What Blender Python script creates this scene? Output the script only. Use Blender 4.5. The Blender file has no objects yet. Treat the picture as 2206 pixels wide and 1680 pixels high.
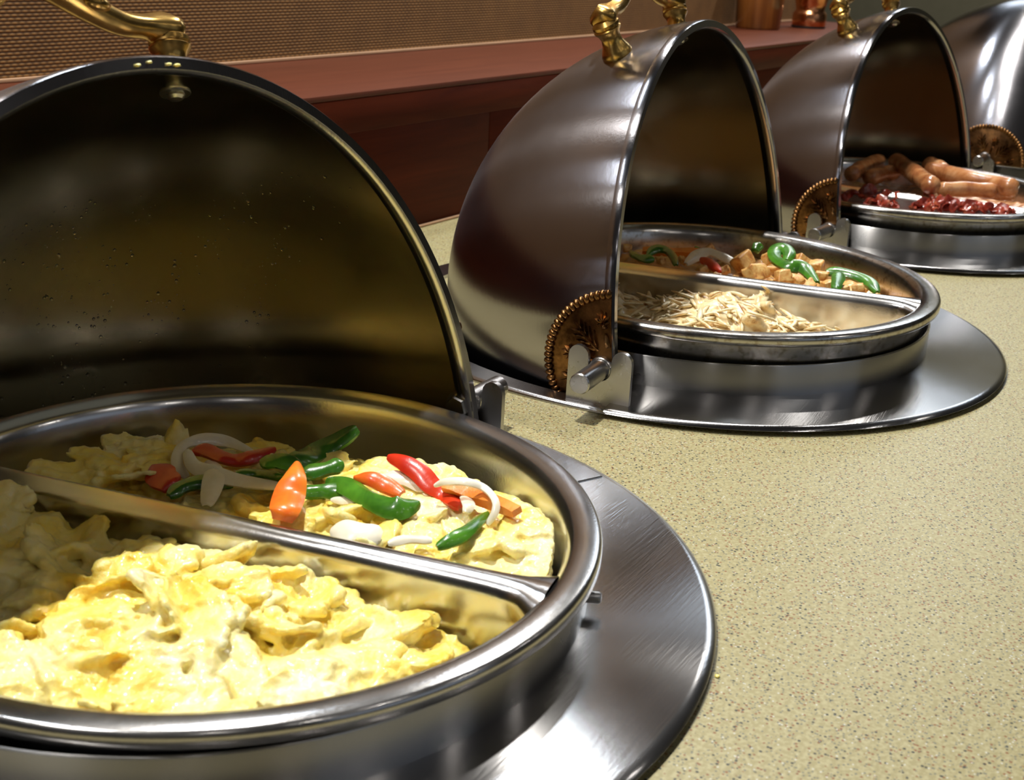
import bpy, bmesh, math, random
from math import sin, cos, pi, sqrt, radians, atan2
from mathutils import Vector, Matrix, noise
from mathutils.bvhtree import BVHTree

S = bpy.context.scene
COL = S.collection

# ------------------------------------------------------------------ camera
cam_d = bpy.data.cameras.new('camera'); cam = bpy.data.objects.new('camera', cam_d); COL.objects.link(cam)
S.camera = cam
cam_d.sensor_fit = 'HORIZONTAL'; cam_d.sensor_width = 36.0
cam_d.lens = 2732.05 / 2206 * 36.0
cam_d.clip_start = 0.02
R_ = Vector((0.53608301, -0.84266983, 0.05022521)); U_ = Vector((0.2613543, 0.22225136, 0.93930733)); F_ = Vector((0.80268857, 0.49042012, -0.33938056))
cam.matrix_world = Matrix(((R_.x, U_.x, -F_.x, 0), (R_.y, U_.y, -F_.y, 0), (R_.z, U_.z, -F_.z, 0.32939), (0, 0, 0, 1)))
cam_d.dof.use_dof = True; cam_d.dof.focus_distance = 0.86; cam_d.dof.aperture_fstop = 18

# ------------------------------------------------------------------ world, lights, exposure
w = bpy.data.worlds.new('world'); S.world = w; w.use_nodes = True
w.node_tree.nodes['Background'].inputs[0].default_value = (0.9, 0.86, 0.84, 1)
w.node_tree.nodes['Background'].inputs[1].default_value = 0.022
S.view_settings.view_transform = 'Standard'; S.view_settings.look = 'None'
S.view_settings.gamma = 1.0; S.view_settings.use_curve_mapping = False
S.view_settings.exposure = 0.0

def area(name, loc, target, size, power, col, size_y=None, spread=pi):
    l = bpy.data.lights.new(name, 'AREA'); l.energy = power; l.color = col; l.size = size
    l.shape = 'RECTANGLE' if size_y else 'DISK'
    if size_y: l.size_y = size_y
    l.spread = spread
    o = bpy.data.objects.new(name, l); COL.objects.link(o); o.location = loc
    o.rotation_euler = (Vector(target) - Vector(loc)).to_track_quat('-Z', 'Y').to_euler()
    return o
# row of halogen downlights over the buffet line
for lx, pw in ((-0.40, 7.5), (0.62, 13.0), (1.85, 13.5), (3.05, 11.0)):
    area('downlight', (lx, 0.70, 1.60), (lx, 0.46, 0), 0.07, pw, (1.0, 0.97, 0.92), spread=radians(120))
# cool wall-washers under the soffit above the back wall
for lx in (0.10, 1.05, 1.95):
    area('wall_washer', (lx, 1.02, 1.36), (lx, 0.98, 0.0), 0.30, 2.8, (0.84, 0.92, 1.0), 0.09)
# small unseen lamps added in front of the counter, for streaks on the steel
for lx, ly in ((-1.3, -1.0), (-0.4, -1.5), (0.5, -1.1), (1.4, -1.6), (2.4, -1.2)):
    area('steel_streak_lamp', (lx, ly, 1.75), (lx, ly + 0.4, 0.0), 0.08, 1.1, (1.0, 0.95, 0.90))
# daylight from the windows of the dining room, in front of the counter
area('window_daylight', (0.6, -3.6, 1.5), (0.8, 0.5, 0.2), 3.5, 4.5, (0.70, 0.82, 1.0), 1.6)
# daylight of the far window, then an unseen lamp added to lighten the far wall
area('far_window_daylight', (5.85, 0.9, 2.35), (1.2, 0.4, 0.0), 1.8, 20, (0.78, 0.88, 1.0), 0.9)
area('far_wall_fill', (4.6, 0.8, 2.0), (5.4, 1.0, 0.2), 0.6, 26, (1.0, 0.93, 0.80))

# ------------------------------------------------------------------ materials
def mat(name):
    m = bpy.data.materials.new(name); m.use_nodes = True
    nt = m.node_tree; b = nt.nodes['Principled BSDF']
    return m, nt, b
def node(nt, t, **kw):
    n = nt.nodes.new(t)
    for k, v in kw.items():
        if k.startswith('i_'):
            key = k[2:]
            key = int(key) if key.isdigit() else key.replace('_', ' ')
            n.inputs[key].default_value = v
        else: setattr(n, k, v)
    return n
def coords(nt, scale=(1, 1, 1), kind='Object'):
    tc = node(nt, 'ShaderNodeTexCoord'); mp = node(nt, 'ShaderNodeMapping'); mp.inputs['Scale'].default_value = scale
    nt.links.new(tc.outputs[kind], mp.inputs['Vector']); return mp.outputs['Vector']
def ramp(nt, fac, stops, interp='LINEAR'):
    r = node(nt, 'ShaderNodeValToRGB'); r.color_ramp.interpolation = interp
    el = r.color_ramp.elements
    while len(el) < len(stops): el.new(0.5)
    for e, (p, c) in zip(el, stops): e.position = p; e.color = (*c, 1) if len(c) == 3 else c
    nt.links.new(fac, r.inputs['Fac']); return r.outputs['Color']
def bump(nt, b, h, strength, dist):
    bp = node(nt, 'ShaderNodeBump'); bp.inputs['Strength'].default_value = strength; bp.inputs['Distance'].default_value = dist
    nt.links.new(h, bp.inputs['Height']); nt.links.new(bp.outputs['Normal'], b.inputs['Normal'])
def mix(nt, fac, a, b2):
    m = node(nt, 'ShaderNodeMix', data_type='RGBA')
    for s, v in ((m.inputs[0], fac), (m.inputs[6], a), (m.inputs[7], b2)):
        if hasattr(v, 'links'): nt.links.new(v, s)
        elif isinstance(v, (int, float)): s.default_value = v
        else: s.default_value = (*v, 1)
    return m.outputs[2]
def noise_tex(nt, vec, scale, detail=3, rough=0.55, dist=0.0):
    n = node(nt, 'ShaderNodeTexNoise'); n.inputs['Scale'].default_value = scale; n.inputs['Detail'].default_value = detail
    n.inputs['Roughness'].default_value = rough; n.inputs['Distortion'].default_value = dist
    nt.links.new(vec, n.inputs['Vector']); return n.outputs['Fac']

def steel(name, base=(0.60, 0.58, 0.56), r0=0.16, r1=0.30, brush=(1, 1, 1), bscale=220, bstr=0.12, spots=0.0, aniso=0.0, axis='Z'):
    m, nt, b = mat(name)
    b.inputs['Metallic'].default_value = 1.0
    v = coords(nt); vb = coords(nt, brush)
    n1 = noise_tex(nt, v, 14, 5, 0.6); n2 = noise_tex(nt, vb, bscale, 3, 0.6)
    rr = node(nt, 'ShaderNodeMapRange'); rr.inputs[1].default_value = 0.3; rr.inputs[2].default_value = 0.7
    rr.inputs[3].default_value = r0; rr.inputs[4].default_value = r1
    nt.links.new(n1, rr.inputs[0]); nt.links.new(rr.outputs[0], b.inputs['Roughness'])
    c = mix(nt, n1, tuple(x * 0.93 for x in base), tuple(min(1, x * 1.07) for x in base))
    if spots:
        n3 = noise_tex(nt, v, 160, 4, 0.7)
        f = ramp(nt, n3, [(0.52, (0, 0, 0)), (0.62, (spots, spots, spots))])
        c = mix(nt, f, c, (0.30, 0.24, 0.16))
    nt.links.new(c, b.inputs['Base Color'])
    bump(nt, b, n2, bstr, 0.0004)
    if aniso:
        b.inputs['Anisotropic'].default_value = aniso; b.inputs['Anisotropic Rotation'].default_value = 0.25
        tg = node(nt, 'ShaderNodeTangent', direction_type='RADIAL', axis=axis); nt.links.new(tg.outputs[0], b.inputs['Tangent'])
    return m
M = {}
M['dome'] = steel('dome_steel', (0.36, 0.35, 0.37), 0.16, 0.19, (1, 1, 0.10), 320, 0.14, 0, 0.92, 'Y')
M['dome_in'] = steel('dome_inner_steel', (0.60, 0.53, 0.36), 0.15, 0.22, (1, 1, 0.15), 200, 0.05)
M['pan'] = steel('pan_steel', (0.58, 0.565, 0.55), 0.17, 0.25, (1, 1, 1), 500, 0.10, 0.0, 0.5, 'Z')
M['pan_worn'] = steel('worn_pan_steel', (0.58, 0.56, 0.53), 0.17, 0.25, (1, 1, 1), 500, 0.10, 0.7, 0.5, 'Z')
M['plate'] = steel('plate_steel', (0.50, 0.49, 0.485), 0.17, 0.20, (0.06, 1, 1), 600, 0.14, 0.0, 0.92, 'Z')
M['ring'] = steel('ring_steel', (0.52, 0.51, 0.50), 0.24, 0.29, (1, 1, 0.1), 200, 0.05, 0.0, 0.95, 'Z')
M['pin'] = steel('pin_steel', (0.48, 0.47, 0.46), 0.22, 0.32, (0.1, 1, 1), 500, 0.05)
M['well'] = steel('well_steel', (0.10, 0.10, 0.10), 0.5, 0.6)

def brass(name, base, dark, r):
    m, nt, b = mat(name); b.inputs['Metallic'].default_value = 1.0
    v = coords(nt); n = noise_tex(nt, v, 60, 5, 0.65)
    c = ramp(nt, n, [(0.38, dark), (0.6, base)]); nt.links.new(c, b.inputs['Base Color'])
    b.inputs['Roughness'].default_value = r; bump(nt, b, n, 0.02, 0.001); return m
M['brass'] = brass('aged_brass', (0.72, 0.46, 0.13), (0.42, 0.24, 0.06), 0.27)
M['bronze'] = brass('bronze_medallion', (0.30, 0.15, 0.052), (0.09, 0.042, 0.016), 0.30)
M['copper'] = brass('polished_copper', (0.85, 0.38, 0.17), (0.62, 0.24, 0.10), 0.22)

# speckled solid-surface counter
m, nt, b = mat('speckled_counter'); v = coords(nt)
base = mix(nt, noise_tex(nt, v, 7, 4, 0.6), (0.270, 0.232, 0.104), (0.315, 0.277, 0.138))
base = mix(nt, ramp(nt, noise_tex(nt, v, 420, 2, 0.5), [(0.42, (0, 0, 0)), (0.62, (0.75, 0.75, 0.75))]), base, (0.40, 0.36, 0.20))
def specks(base, scale, thr, pick, col, seed):
    vo = node(nt, 'ShaderNodeTexVoronoi'); vo.inputs['Scale'].default_value = scale
    mp = node(nt, 'ShaderNodeMapping'); mp.inputs['Location'].default_value = (seed, seed * 1.7, 0); nt.links.new(v, mp.inputs['Vector'])
    nt.links.new(mp.outputs[0], vo.inputs['Vector'])
    a = node(nt, 'ShaderNodeMath', operation='LESS_THAN'); a.inputs[1].default_value = thr; nt.links.new(vo.outputs['Distance'], a.inputs[0])
    sp = node(nt, 'ShaderNodeSeparateColor'); nt.links.new(vo.outputs['Color'], sp.inputs[0])
    g = node(nt, 'ShaderNodeMath', operation='GREATER_THAN'); g.inputs[1].default_value = pick; nt.links.new(sp.outputs[0], g.inputs[0])
    mu = node(nt, 'ShaderNodeMath', operation='MULTIPLY'); nt.links.new(a.outputs[0], mu.inputs[0]); nt.links.new(g.outputs[0], mu.inputs[1])
    m2 = node(nt, 'ShaderNodeMath', operation='MULTIPLY'); m2.inputs[1].default_value = 0.92; nt.links.new(mu.outputs[0], m2.inputs[0])
    return mix(nt, m2.outputs[0], base, col)
base = specks(base, 620, 0.36, 0.66, (0.125, 0.13, 0.10), 1.3)
base = specks(base, 480, 0.34, 0.74, (0.20, 0.075, 0.025), 4.1)
base = specks(base, 400, 0.30, 0.80, (0.018, 0.022, 0.022), 7.7)
base = specks(base, 520, 0.28, 0.86, (0.50, 0.49, 0.42), 9.2)
nt.links.new(base, b.inputs['Base Color']); b.inputs['Roughness'].default_value = 0.36; b.inputs['Specular IOR Level'].default_value = 0.22
bump(nt, b, noise_tex(nt, v, 500, 2), 0.06, 0.0003)
M['counter'] = m

def wood(name, c0, c1, rough, spec=0.4):
    m, nt, b = mat(name); v = coords(nt, (1.2, 14, 14))
    n = noise_tex(nt, v, 5, 6, 0.6, 0.6)
    nt.links.new(ramp(nt, n, [(0.3, c0), (0.7, c1)]), b.inputs['Base Color']); b.inputs['Roughness'].default_value = rough
    bump(nt, b, n, 0.05, 0.001); b.inputs['Specular IOR Level'].default_value = spec; return m
M['ledge'] = wood('mahogany_ledge', (0.084, 0.020, 0.0075), (0.112, 0.028, 0.0110), 0.45, 0.22)
M['panel'] = wood('shaded_mahogany_panel', (0.050, 0.0075, 0.0020), (0.085, 0.014, 0.0035), 0.5, 0.06)  # same wood as the ledge, its shade put into a darker colour

# woven wall covering
m, nt, b = mat('woven_wallcovering')
tc = node(nt, 'ShaderNodeTexCoord'); sx = node(nt, 'ShaderNodeSeparateXYZ'); nt.links.new(tc.outputs['Object'], sx.inputs[0])
def mth(op, a, bb=None):
    n = node(nt, 'ShaderNodeMath', operation=op)
    for i, x in enumerate((a, bb)):
        if x is None: continue
        if hasattr(x, 'links'): nt.links.new(x, n.inputs[i])
        else: n.inputs[i].default_value = x
    return n.outputs[0]
zz = mth('MULTIPLY', sx.outputs['Z'], 1 / 0.0036)
row = mth('FLOOR', zz); off = mth('MULTIPLY', mth('MODULO', row, 2.0), 0.5)
xx = mth('ADD', mth('MULTIPLY', sx.outputs['X'], 1 / 0.0085), off)
hz = mth('ABSOLUTE', mth('SINE', mth('MULTIPLY', zz, pi))); hx = mth('ABSOLUTE', mth('SINE', mth('MULTIPLY', xx, pi)))
h = mth('MULTIPLY', hz, mth('ADD', mth('MULTIPLY', mth('POWER', hx, 1.6), 0.62), 0.38))
h2 = mth('MULTIPLY', h, mth('ADD', noise_tex(nt, coords(nt), 30, 4), 0.5))
nt.links.new(ramp(nt, h2, [(0.15, (0.070, 0.031, 0.007)), (0.85, (0.275, 0.135, 0.034))]), b.inputs['Base Color'])
b.inputs['Roughness'].default_value = 0.75; bump(nt, b, h, 0.5, 0.0012)
M['weave'] = m
def plain(name, col, rough=0.7, bs=0.0):
    m, nt, b = mat(name); v = coords(nt); n = noise_tex(nt, v, 20, 4)
    nt.links.new(mix(nt, n, tuple(c * 0.88 for c in col), tuple(min(1, c * 1.1) for c in col)), b.inputs['Base Color'])
    b.inputs['Roughness'].default_value = rough
    if bs: bump(nt, b, n, bs, 0.002)
    return m
M['farwall'] = plain('olive_grey_wall', (0.20, 0.19, 0.13), 0.8)
M['caulk'] = plain('tan_wall_edging', (0.42, 0.25, 0.14), 0.7)

def food(name, stops, scale, rough, sss, rad, bscale=0, bstr=0.0, detail=5, coat=0.0):
    m, nt, b = mat(name); v = coords(nt)
    n = noise_tex(nt, v, scale, detail, 0.62, 0.4)
    nt.links.new(ramp(nt, n, stops), b.inputs['Base Color'])
    b.inputs['Roughness'].default_value = rough
    b.inputs['Subsurface Weight'].default_value = sss; b.inputs['Subsurface Radius'].default_value = rad; b.inputs['Subsurface Scale'].default_value = 0.004
    b.inputs['Coat Weight'].default_value = coat; b.inputs['Coat Roughness'].default_value = 0.12
    if bscale: bump(nt, b, noise_tex(nt, v, bscale, 4, 0.65), bstr, 0.0015)
    return m
M['egg'] = food('scrambled_egg', [(0.32, (0.88, 0.56, 0.05)), (0.43, (0.90, 0.71, 0.15)), (0.54, (0.91, 0.79, 0.32)), (0.66, (0.92, 0.86, 0.54))], 22, 0.34, 0.35, (1, 0.6, 0.2), 420, 0.4, 5, 0.35)
M['red'] = food('red_pepper', [(0.35, (0.55, 0.022, 0.008)), (0.7, (0.72, 0.06, 0.014))], 40, 0.28, 0.15, (1, 0.3, 0.1), 300, 0.1, 3, 0.3)
M['orange'] = food('orange_pepper', [(0.35, (0.80, 0.10, 0.012)), (0.65, (0.85, 0.24, 0.02))], 40, 0.3, 0.15, (1, 0.4, 0.1), 300, 0.1, 3, 0.3)
M['carrot'] = food('carrot', [(0.35, (0.78, 0.22, 0.03)), (0.7, (0.85, 0.34, 0.05))], 60, 0.35, 0.15, (1, 0.5, 0.1), 400, 0.25, 3, 0.2)
M['green'] = food('green_pepper', [(0.35, (0.026, 0.11, 0.007)), (0.7, (0.085, 0.26, 0.018))], 45, 0.24, 0.12, (0.4, 1, 0.2), 200, 0.12, 3, 0.4)
M['onion'] = food('cooked_onion', [(0.35, (0.72, 0.66, 0.50)), (0.7, (0.84, 0.81, 0.70))], 50, 0.28, 0.35, (1, 0.9, 0.7), 200, 0.1, 3, 0.3)
M['potato'] = food('fried_potato', [(0.30, (0.36, 0.12, 0.03)), (0.46, (0.66, 0.33, 0.09)), (0.62, (0.80, 0.52, 0.19))], 55, 0.36, 0.2, (1, 0.6, 0.3), 220, 0.25, 5, 0.2)
M['hash'] = food('shredded_potato', [(0.30, (0.40, 0.17, 0.05)), (0.40, (0.74, 0.52, 0.24)), (0.55, (0.84, 0.70, 0.42)), (0.75, (0.88, 0.79, 0.56))], 90, 0.38, 0.2, (1, 0.8, 0.5), 300, 0.2, 5, 0.15)
M['potato_cube'] = food('fried_potato_cube', [(0.30, (0.36, 0.12, 0.03)), (0.44, (0.68, 0.34, 0.09)), (0.60, (0.82, 0.55, 0.20))], 1.5, 0.36, 0.0, (1, 0.6, 0.3), 7, 0.3, 5, 0.25)
M['sausage'] = food('browned_sausage', [(0.30, (0.22, 0.065, 0.022)), (0.48, (0.42, 0.17, 0.06)), (0.68, (0.58, 0.32, 0.15))], 45, 0.26, 0.1, (1, 0.5, 0.3), 260, 0.2, 5, 0.5)
M['bacon'] = food('bacon', [(0.36, (0.14, 0.014, 0.007)), (0.54, (0.30, 0.035, 0.016)), (0.64, (0.44, 0.13, 0.06)), (0.74, (0.62, 0.36, 0.22))], 60, 0.3, 0.1, (1, 0.4, 0.3), 260, 0.2, 4, 0.4)
m, nt, b = mat('water'); b.inputs['Base Color'].default_value = (0.9, 0.9, 0.9, 1); b.inputs['Transmission Weight'].default_value = 1.0; b.inputs['IOR'].default_value = 1.33; b.inputs['Roughness'].default_value = 0.03
M['water'] = m
m, nt, b = mat('amber_glass'); n = noise_tex(nt, coords(nt, (40, 40, 3)), 1.0, 3)
nt.links.new(ramp(nt, n, [(0.3, (0.10, 0.028, 0.006)), (0.7, (0.36, 0.13, 0.025))]), b.inputs['Base Color']); b.inputs['Roughness'].default_value = 0.22; b.inputs['Coat Weight'].default_value = 0.5
M['amber'] = m

# ------------------------------------------------------------------ mesh helpers
def me_obj(name, me, m, parent=None, smooth=True, angle=40):
    if m: me.materials.append(m)
    if smooth:
        me.shade_smooth(); me.set_sharp_from_angle(angle=radians(angle))
    o = bpy.data.objects.new(name, me); COL.objects.link(o)
    if parent: o.parent = parent
    return o
def mk(name, vs, fs, m, parent=None, smooth=True, angle=40):
    me = bpy.data.meshes.new(name); me.from_pydata([tuple(v) for v in vs], [], fs); me.update()
    return me_obj(name, me, m, parent, smooth, angle)
def empty(name, loc=(0, 0, 0), rz=0.0):
    o = bpy.data.objects.new(name, None); COL.objects.link(o); o.location = loc; o.rotation_euler = (0, 0, rz); o.empty_display_size = 0.02; return o
def tag(o, label, cat, group=None, kind=None):
    o['label'] = label; o['category'] = cat
    if group: o['group'] = group
    if kind: o['kind'] = kind
    return o
def struct(o): o['kind'] = 'structure'; return o

def lathe(profile, n=96, axis='z', closed=False):
    vs, fs = [], []
    for r, h in profile:
        for k in range(n):
            a = 2 * pi * k / n
            if axis == 'z': vs.append((r * cos(a), r * sin(a), h))
            elif axis == 'y': vs.append((r * cos(a), h, r * sin(a)))
            else: vs.append((h, r * cos(a), r * sin(a)))
    L = len(profile)
    for i in range(L - 1 + (1 if closed else 0)):
        j = (i + 1) % L
        for k in range(n):
            k2 = (k + 1) % n
            fs.append((i * n + k, i * n + k2, j * n + k2, j * n + k))
    return vs, fs
def fixn(o):
    bm = bmesh.new(); bm.from_mesh(o.data); bmesh.ops.remove_doubles(bm, verts=bm.verts, dist=1e-6)
    bmesh.ops.recalc_face_normals(bm, faces=bm.faces); bm.to_mesh(o.data); bm.free(); return o
def join_vf(parts):
    V, Fc = [], []
    for v, f in parts:
        n = len(V); V += list(v); Fc += [tuple(i + n for i in q) for q in f]
    return V, Fc
def xf(vf, mtx): return [mtx @ Vector(v) for v in vf[0]], vf[1]
def box(x0, x1, y0, y1, z0, z1):
    v = [(x, y, z) for x in (x0, x1) for y in (y0, y1) for z in (z0, z1)]
    return v, [(0, 1, 3, 2), (4, 6, 7, 5), (0, 4, 5, 1), (2, 3, 7, 6), (0, 2, 6, 4), (1, 5, 7, 3)]
def bevel_box(name, b6, m, parent=None, bev=0.003):
    o = mk(name, *box(*b6), m, parent, smooth=False)
    bm = bmesh.new(); bm.from_mesh(o.data); bmesh.ops.recalc_face_normals(bm, faces=bm.faces)
    bmesh.ops.bevel(bm, geom=list(bm.edges), offset=bev, segments=2, affect='EDGES', profile=0.5)
    bm.to_mesh(o.data); bm.free(); o.data.shade_smooth(); o.data.set_sharp_from_angle(angle=radians(35)); return o
def ico(r, sub=2):
    bm = bmesh.new(); bmesh.ops.create_icosphere(bm, subdivisions=sub, radius=r)
    bm.verts.ensure_lookup_table(); v = [x.co.copy() for x in bm.verts]; f = [tuple(q.index for q in p.verts) for p in bm.faces]; bm.free(); return v, f
def cyl(r, h0, h1, n=24, axis='z', bev=0.0):
    if bev: prof = [(1e-5, h0), (r - bev, h0), (r, h0 + bev), (r, h1 - bev), (r - bev, h1), (1e-5, h1)]
    else: prof = [(1e-5, h0), (r, h0), (r, h1), (1e-5, h1)]
    return lathe(prof, n, axis)
def sector(rin, rout, a0, a1, z0, z1, n=96, bev=0.0015):
    """flat ring segment with real thickness; rin/rout functions of angle"""
    V, Fc = [], []
    cs = lambda a: [(rin(a), z0), (rin(a), z1), (rout(a) - bev * 2 - 0.0016, z1), (rout(a) - bev * 2, z1 - 0.00004), (rout(a) - bev * 0.6, z1 - bev * 0.5), (rout(a), z1 - bev * 1.3), (rout(a), z0)]
    for k in range(n + 1):
        a = a0 + (a1 - a0) * k / n
        for r, z in cs(a): V.append((r * cos(a), r * sin(a), z))
    for k in range(n):
        for i in range(7):
            j = (i + 1) % 7; Fc.append((k * 7 + i, (k + 1) * 7 + i, (k + 1) * 7 + j, k * 7 + j))
    Fc.append(tuple(range(7))); Fc.append(tuple(n * 7 + i for i in range(7)))
    return V, Fc
def catmull(pts, n):
    P = [Vector(p) for p in pts]; P = [P[0] * 2 - P[1]] + P + [P[-1] * 2 - P[-2]]; out = []
    seg = len(P) - 3
    for k in range(n + 1):
        t = seg * k / n; i = min(int(t), seg - 1); u = t - i
        a, b_, c, d = P[i:i + 4]
        out.append(0.5 * ((2 * b_) + (c - a) * u + (2 * a - 5 * b_ + 4 * c - d) * u * u + (3 * b_ - a - 3 * c + d) * u ** 3))
    return out
def sweep(path, cs_fn, up_fn):
    """cs_fn(t)-> list of (side, up) offsets; up_fn(t)-> reference up vector"""
    V, Fc = [], []; n = len(path) - 1; m_ = None
    for k, p in enumerate(path):
        t = k / n; tg = (path[min(k + 1, n)] - path[max(k - 1, 0)]).normalized()
        up = Vector(up_fn(t)); up = (up - tg * up.dot(tg)).normalized(); sd = tg.cross(up)
        c = cs_fn(t); m_ = len(c)
        for a, b_ in c: V.append(p + sd * a + up * b_)
    for k in range(n):
        for i in range(m_):
            j = (i + 1) % m_; Fc.append((k * m_ + i, k * m_ + j, (k + 1) * m_ + j, (k + 1) * m_ + i))
    Fc.append(tuple(reversed(range(m_)))); Fc.append(tuple(n * m_ + i for i in range(m_)))
    return V, Fc

# ------------------------------------------------------------------ layout (metres; counter top at z = 0, x along the wall)
CH = [  # centre x, y, turn, cover tilt (None = closed)
    (0.4282, 0.4413, 0.0212, 0.2054),
    (1.0321, 0.4359, 0.1097, 0.1395),
    (1.6382, 0.4287, -0.0688, 0.1664),
    (2.2440, 0.4250, 0.0, None)]
RD, ZA, OY = 0.2390, 0.0309, -0.0113

# ------------------------------------------------------------------ setting
def counter():
    RH = 0.246; V, Fc = [], []; n = 64; idx = {}
    X0, X1, Y0, Y1, Z0 = -0.75, 3.3, -0.30, 0.86, -0.045
    def v(x, y, z):
        k = (round(x, 5), round(y, 5), round(z, 5))
        if k not in idx: idx[k] = len(V); V.append(k)
        return idx[k]
    cells = []; prev = X0
    for cx, cy, *_ in CH: cells.append((prev, cx - 0.29, None)); cells.append((cx - 0.29, cx + 0.29, (cx, cy))); prev = cx + 0.29
    cells.append((prev, X1, None))
    for z, flip in ((0, False), (Z0, True)):
        for a, b_, c in cells:
            if c is None: q = [(a, Y0), (b_, Y0), (b_, Y1), (a, Y1)]; f = [v(x, y, z) for x, y in q]; Fc.append(f[::-1] if flip else f); continue
            cx, cy = c
            ring, sq = [], []
            for k in range(n):
                t = 2 * pi * k / n + pi / 4; ring.append((cx + RH * cos(t), cy + RH * sin(t)))
            s = n // 4; cor = [(b_, Y1), (a, Y1), (a, Y0), (b_, Y0)]
            for e in range(4):
                p, q = cor[e], cor[(e + 1) % 4]
                for k in range(s): sq.append((p[0] + (q[0] - p[0]) * k / s, p[1] + (q[1] - p[1]) * k / s))
            for k in range(n):
                k2 = (k + 1) % n; f = [v(*ring[k], z), v(*sq[k], z), v(*sq[k2], z), v(*ring[k2], z)]; Fc.append(f[::-1] if flip else f)
            if not flip:
                for k in range(n):
                    k2 = (k + 1) % n; Fc.append([v(*ring[k], 0), v(*ring[k2], 0), v(*ring[k2], Z0), v(*ring[k], Z0)])
    for (xa, ya), (xb, yb) in (((X0, Y0), (X1, Y0)), ((X1, Y0), (X1, Y1)), ((X1, Y1), (X0, Y1)), ((X0, Y1), (X0, Y0))):
        Fc.append([v(xa, ya, 0), v(xa, ya, Z0), v(xb, yb, Z0), v(xb, yb, 0)])
    o = mk('buffet_counter', V, Fc, M['counter'], smooth=False)
    return tag(o, 'beige speckled stone buffet countertop carrying the steel chafing dishes', 'counter')
counter()
LX1 = 3.06
wl = mk('wall_back', *box(-0.9, LX1, 1.092, 1.16, -0.6, 2.2), M['weave'], smooth=False); struct(wl); fixn(wl)
wr = mk('wall_far', *box(6.0, 6.1, -4.0, 6.0, -0.9, 2.2), M['farwall'], smooth=False); struct(wr); fixn(wr)
tr = bevel_box('trim_1', (-0.9, LX1, 1.0880, 1.0925, 0.1658, 0.1700), M['caulk'], bev=0.001); struct(tr)
lg = empty('wooden_ledge', (0, 0, 0)); tag(lg, 'reddish mahogany ledge running along the wall behind the domes', 'ledge')
bevel_box('ledge_top', (-0.9, LX1, 0.845, 1.0918, 0.1600, 0.1658), M['ledge'], lg, 0.001)
bevel_box('fascia', (-0.9, LX1, 0.8458, 0.870, 0.1240, 0.1600), M['panel'], lg, 0.0015)
bevel_box('fascia_backing', (-0.9, LX1, 0.870, 0.900, 0.150, 0.1600), M['panel'], lg, 0.0015)
xs = [-0.9, -0.3, 0.32, 0.94, 1.3215, 1.96, 2.60, LX1]
for a, b_ in zip(xs[:-1], xs[1:]): bevel_box('panel', (a + 0.0005, b_ - 0.0005, 0.860, 0.880, 0.0005, 0.150), M['panel'], lg, 0.0008)
bevel_box('base_strip', (-0.9, LX1, 0.8560, 0.8605, 0.0003, 0.0030), M['caulk'], lg, 0.0008)

# things standing on the ledge
def vessel(name, loc, prof, m, label, cat, foot=None):
    root = empty(name, loc); tag(root, label, cat); prof = [(r * 1.06, z * 1.06) for r, z in prof]
    if foot: foot = ([(r * 1.06, z * 1.06) for r, z in foot[0]], foot[1])
    fixn(mk('body', *lathe(prof, 48), m, root, angle=30))
    if foot: fixn(mk('foot', *lathe(foot[0], 48), foot[1], root))
    return root
M['black'] = plain('black_rubber', (0.015, 0.015, 0.015), 0.5)
vessel('amber_tumbler', (2.590, 1.032, 0.1658), [(1e-5, 0.0), (0.041, 0.0), (0.0435, 0.004), (0.047, 0.075), (0.049, 0.15), (0.046, 0.15), (0.043, 0.02), (1e-5, 0.016)], M['amber'], 'tall brown amber tumbler on the wooden ledge left of the copper shaker', 'tumbler')
vessel('copper_shaker', (2.765, 0.985, 0.1658), [(1e-5, 0.004), (0.0335, 0.004), (0.0345, 0.007), (0.0345, 0.026), (0.033, 0.030), (0.030, 0.033), (0.029, 0.036), (0.031, 0.046), (0.036, 0.064), (0.0375, 0.085), (0.036, 0.11), (0.030, 0.13), (0.022, 0.145), (0.012, 0.152), (1e-5, 0.154)], M['copper'], 'shiny copper shaker with a flared foot on the wooden ledge', 'shaker',
       ([(1e-5, 0.0), (0.034, 0.0), (0.0345, 0.004), (1e-5, 0.0042)], M['black']))

# ------------------------------------------------------------------ chafing dishes
MESH = {}
def shared(key, fn):
    """build once, then share the mesh data"""
    if key not in MESH: MESH[key] = fn()
    return MESH[key]
def part(name, key, fn, m, parent, angle=40, fix=True):
    if key in MESH:
        o = bpy.data.objects.new(name, MESH[key]); COL.objects.link(o); o.parent = parent; return o
    o = mk(name, *fn(), m, parent, angle=angle)
    if fix:
        fixn(o); o.data.shade_smooth(); o.data.set_sharp_from_angle(angle=radians(angle))
    MESH[key] = o.data; return o
def dome_shell(R, th, inner):
    prof = []
    N = 40
    if not inner:
        for k in range(N + 1): a = pi / 2 * k / N; prof.append((max(R * sin(a), 1e-5), R * cos(a)))
        prof.reverse(); prof = prof
        return lathe(prof, 128, 'y')
    r = R - th
    for k in range(N + 1): a = pi / 2 * k / N; prof.append((max(r * sin(a), 1e-5), r * cos(a)))
    return lathe(prof, 128, 'y')
def dome_rim(R):
    w = 0.0068
    prof = [(R + 0.0004, 0.0060), (R + 0.0006, 0.0008), (R - 0.0004, -0.0006), (R - w + 0.001, -0.0006), (R - w - 0.0004, 0.0006), (R - w - 0.0014, 0.0026), (R - w - 0.0012, 0.0062), (R - w + 0.0004, 0.0098), (R - w + 0.003, 0.0125), (R - 0.0025, 0.0140)]
    return lathe(prof, 128, 'y', closed=True)
def on_sphere(side, v, w_, h):
    d = Vector((side, w_ / RD, v / RD)); d.normalize(); return d * (RD + h)
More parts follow.
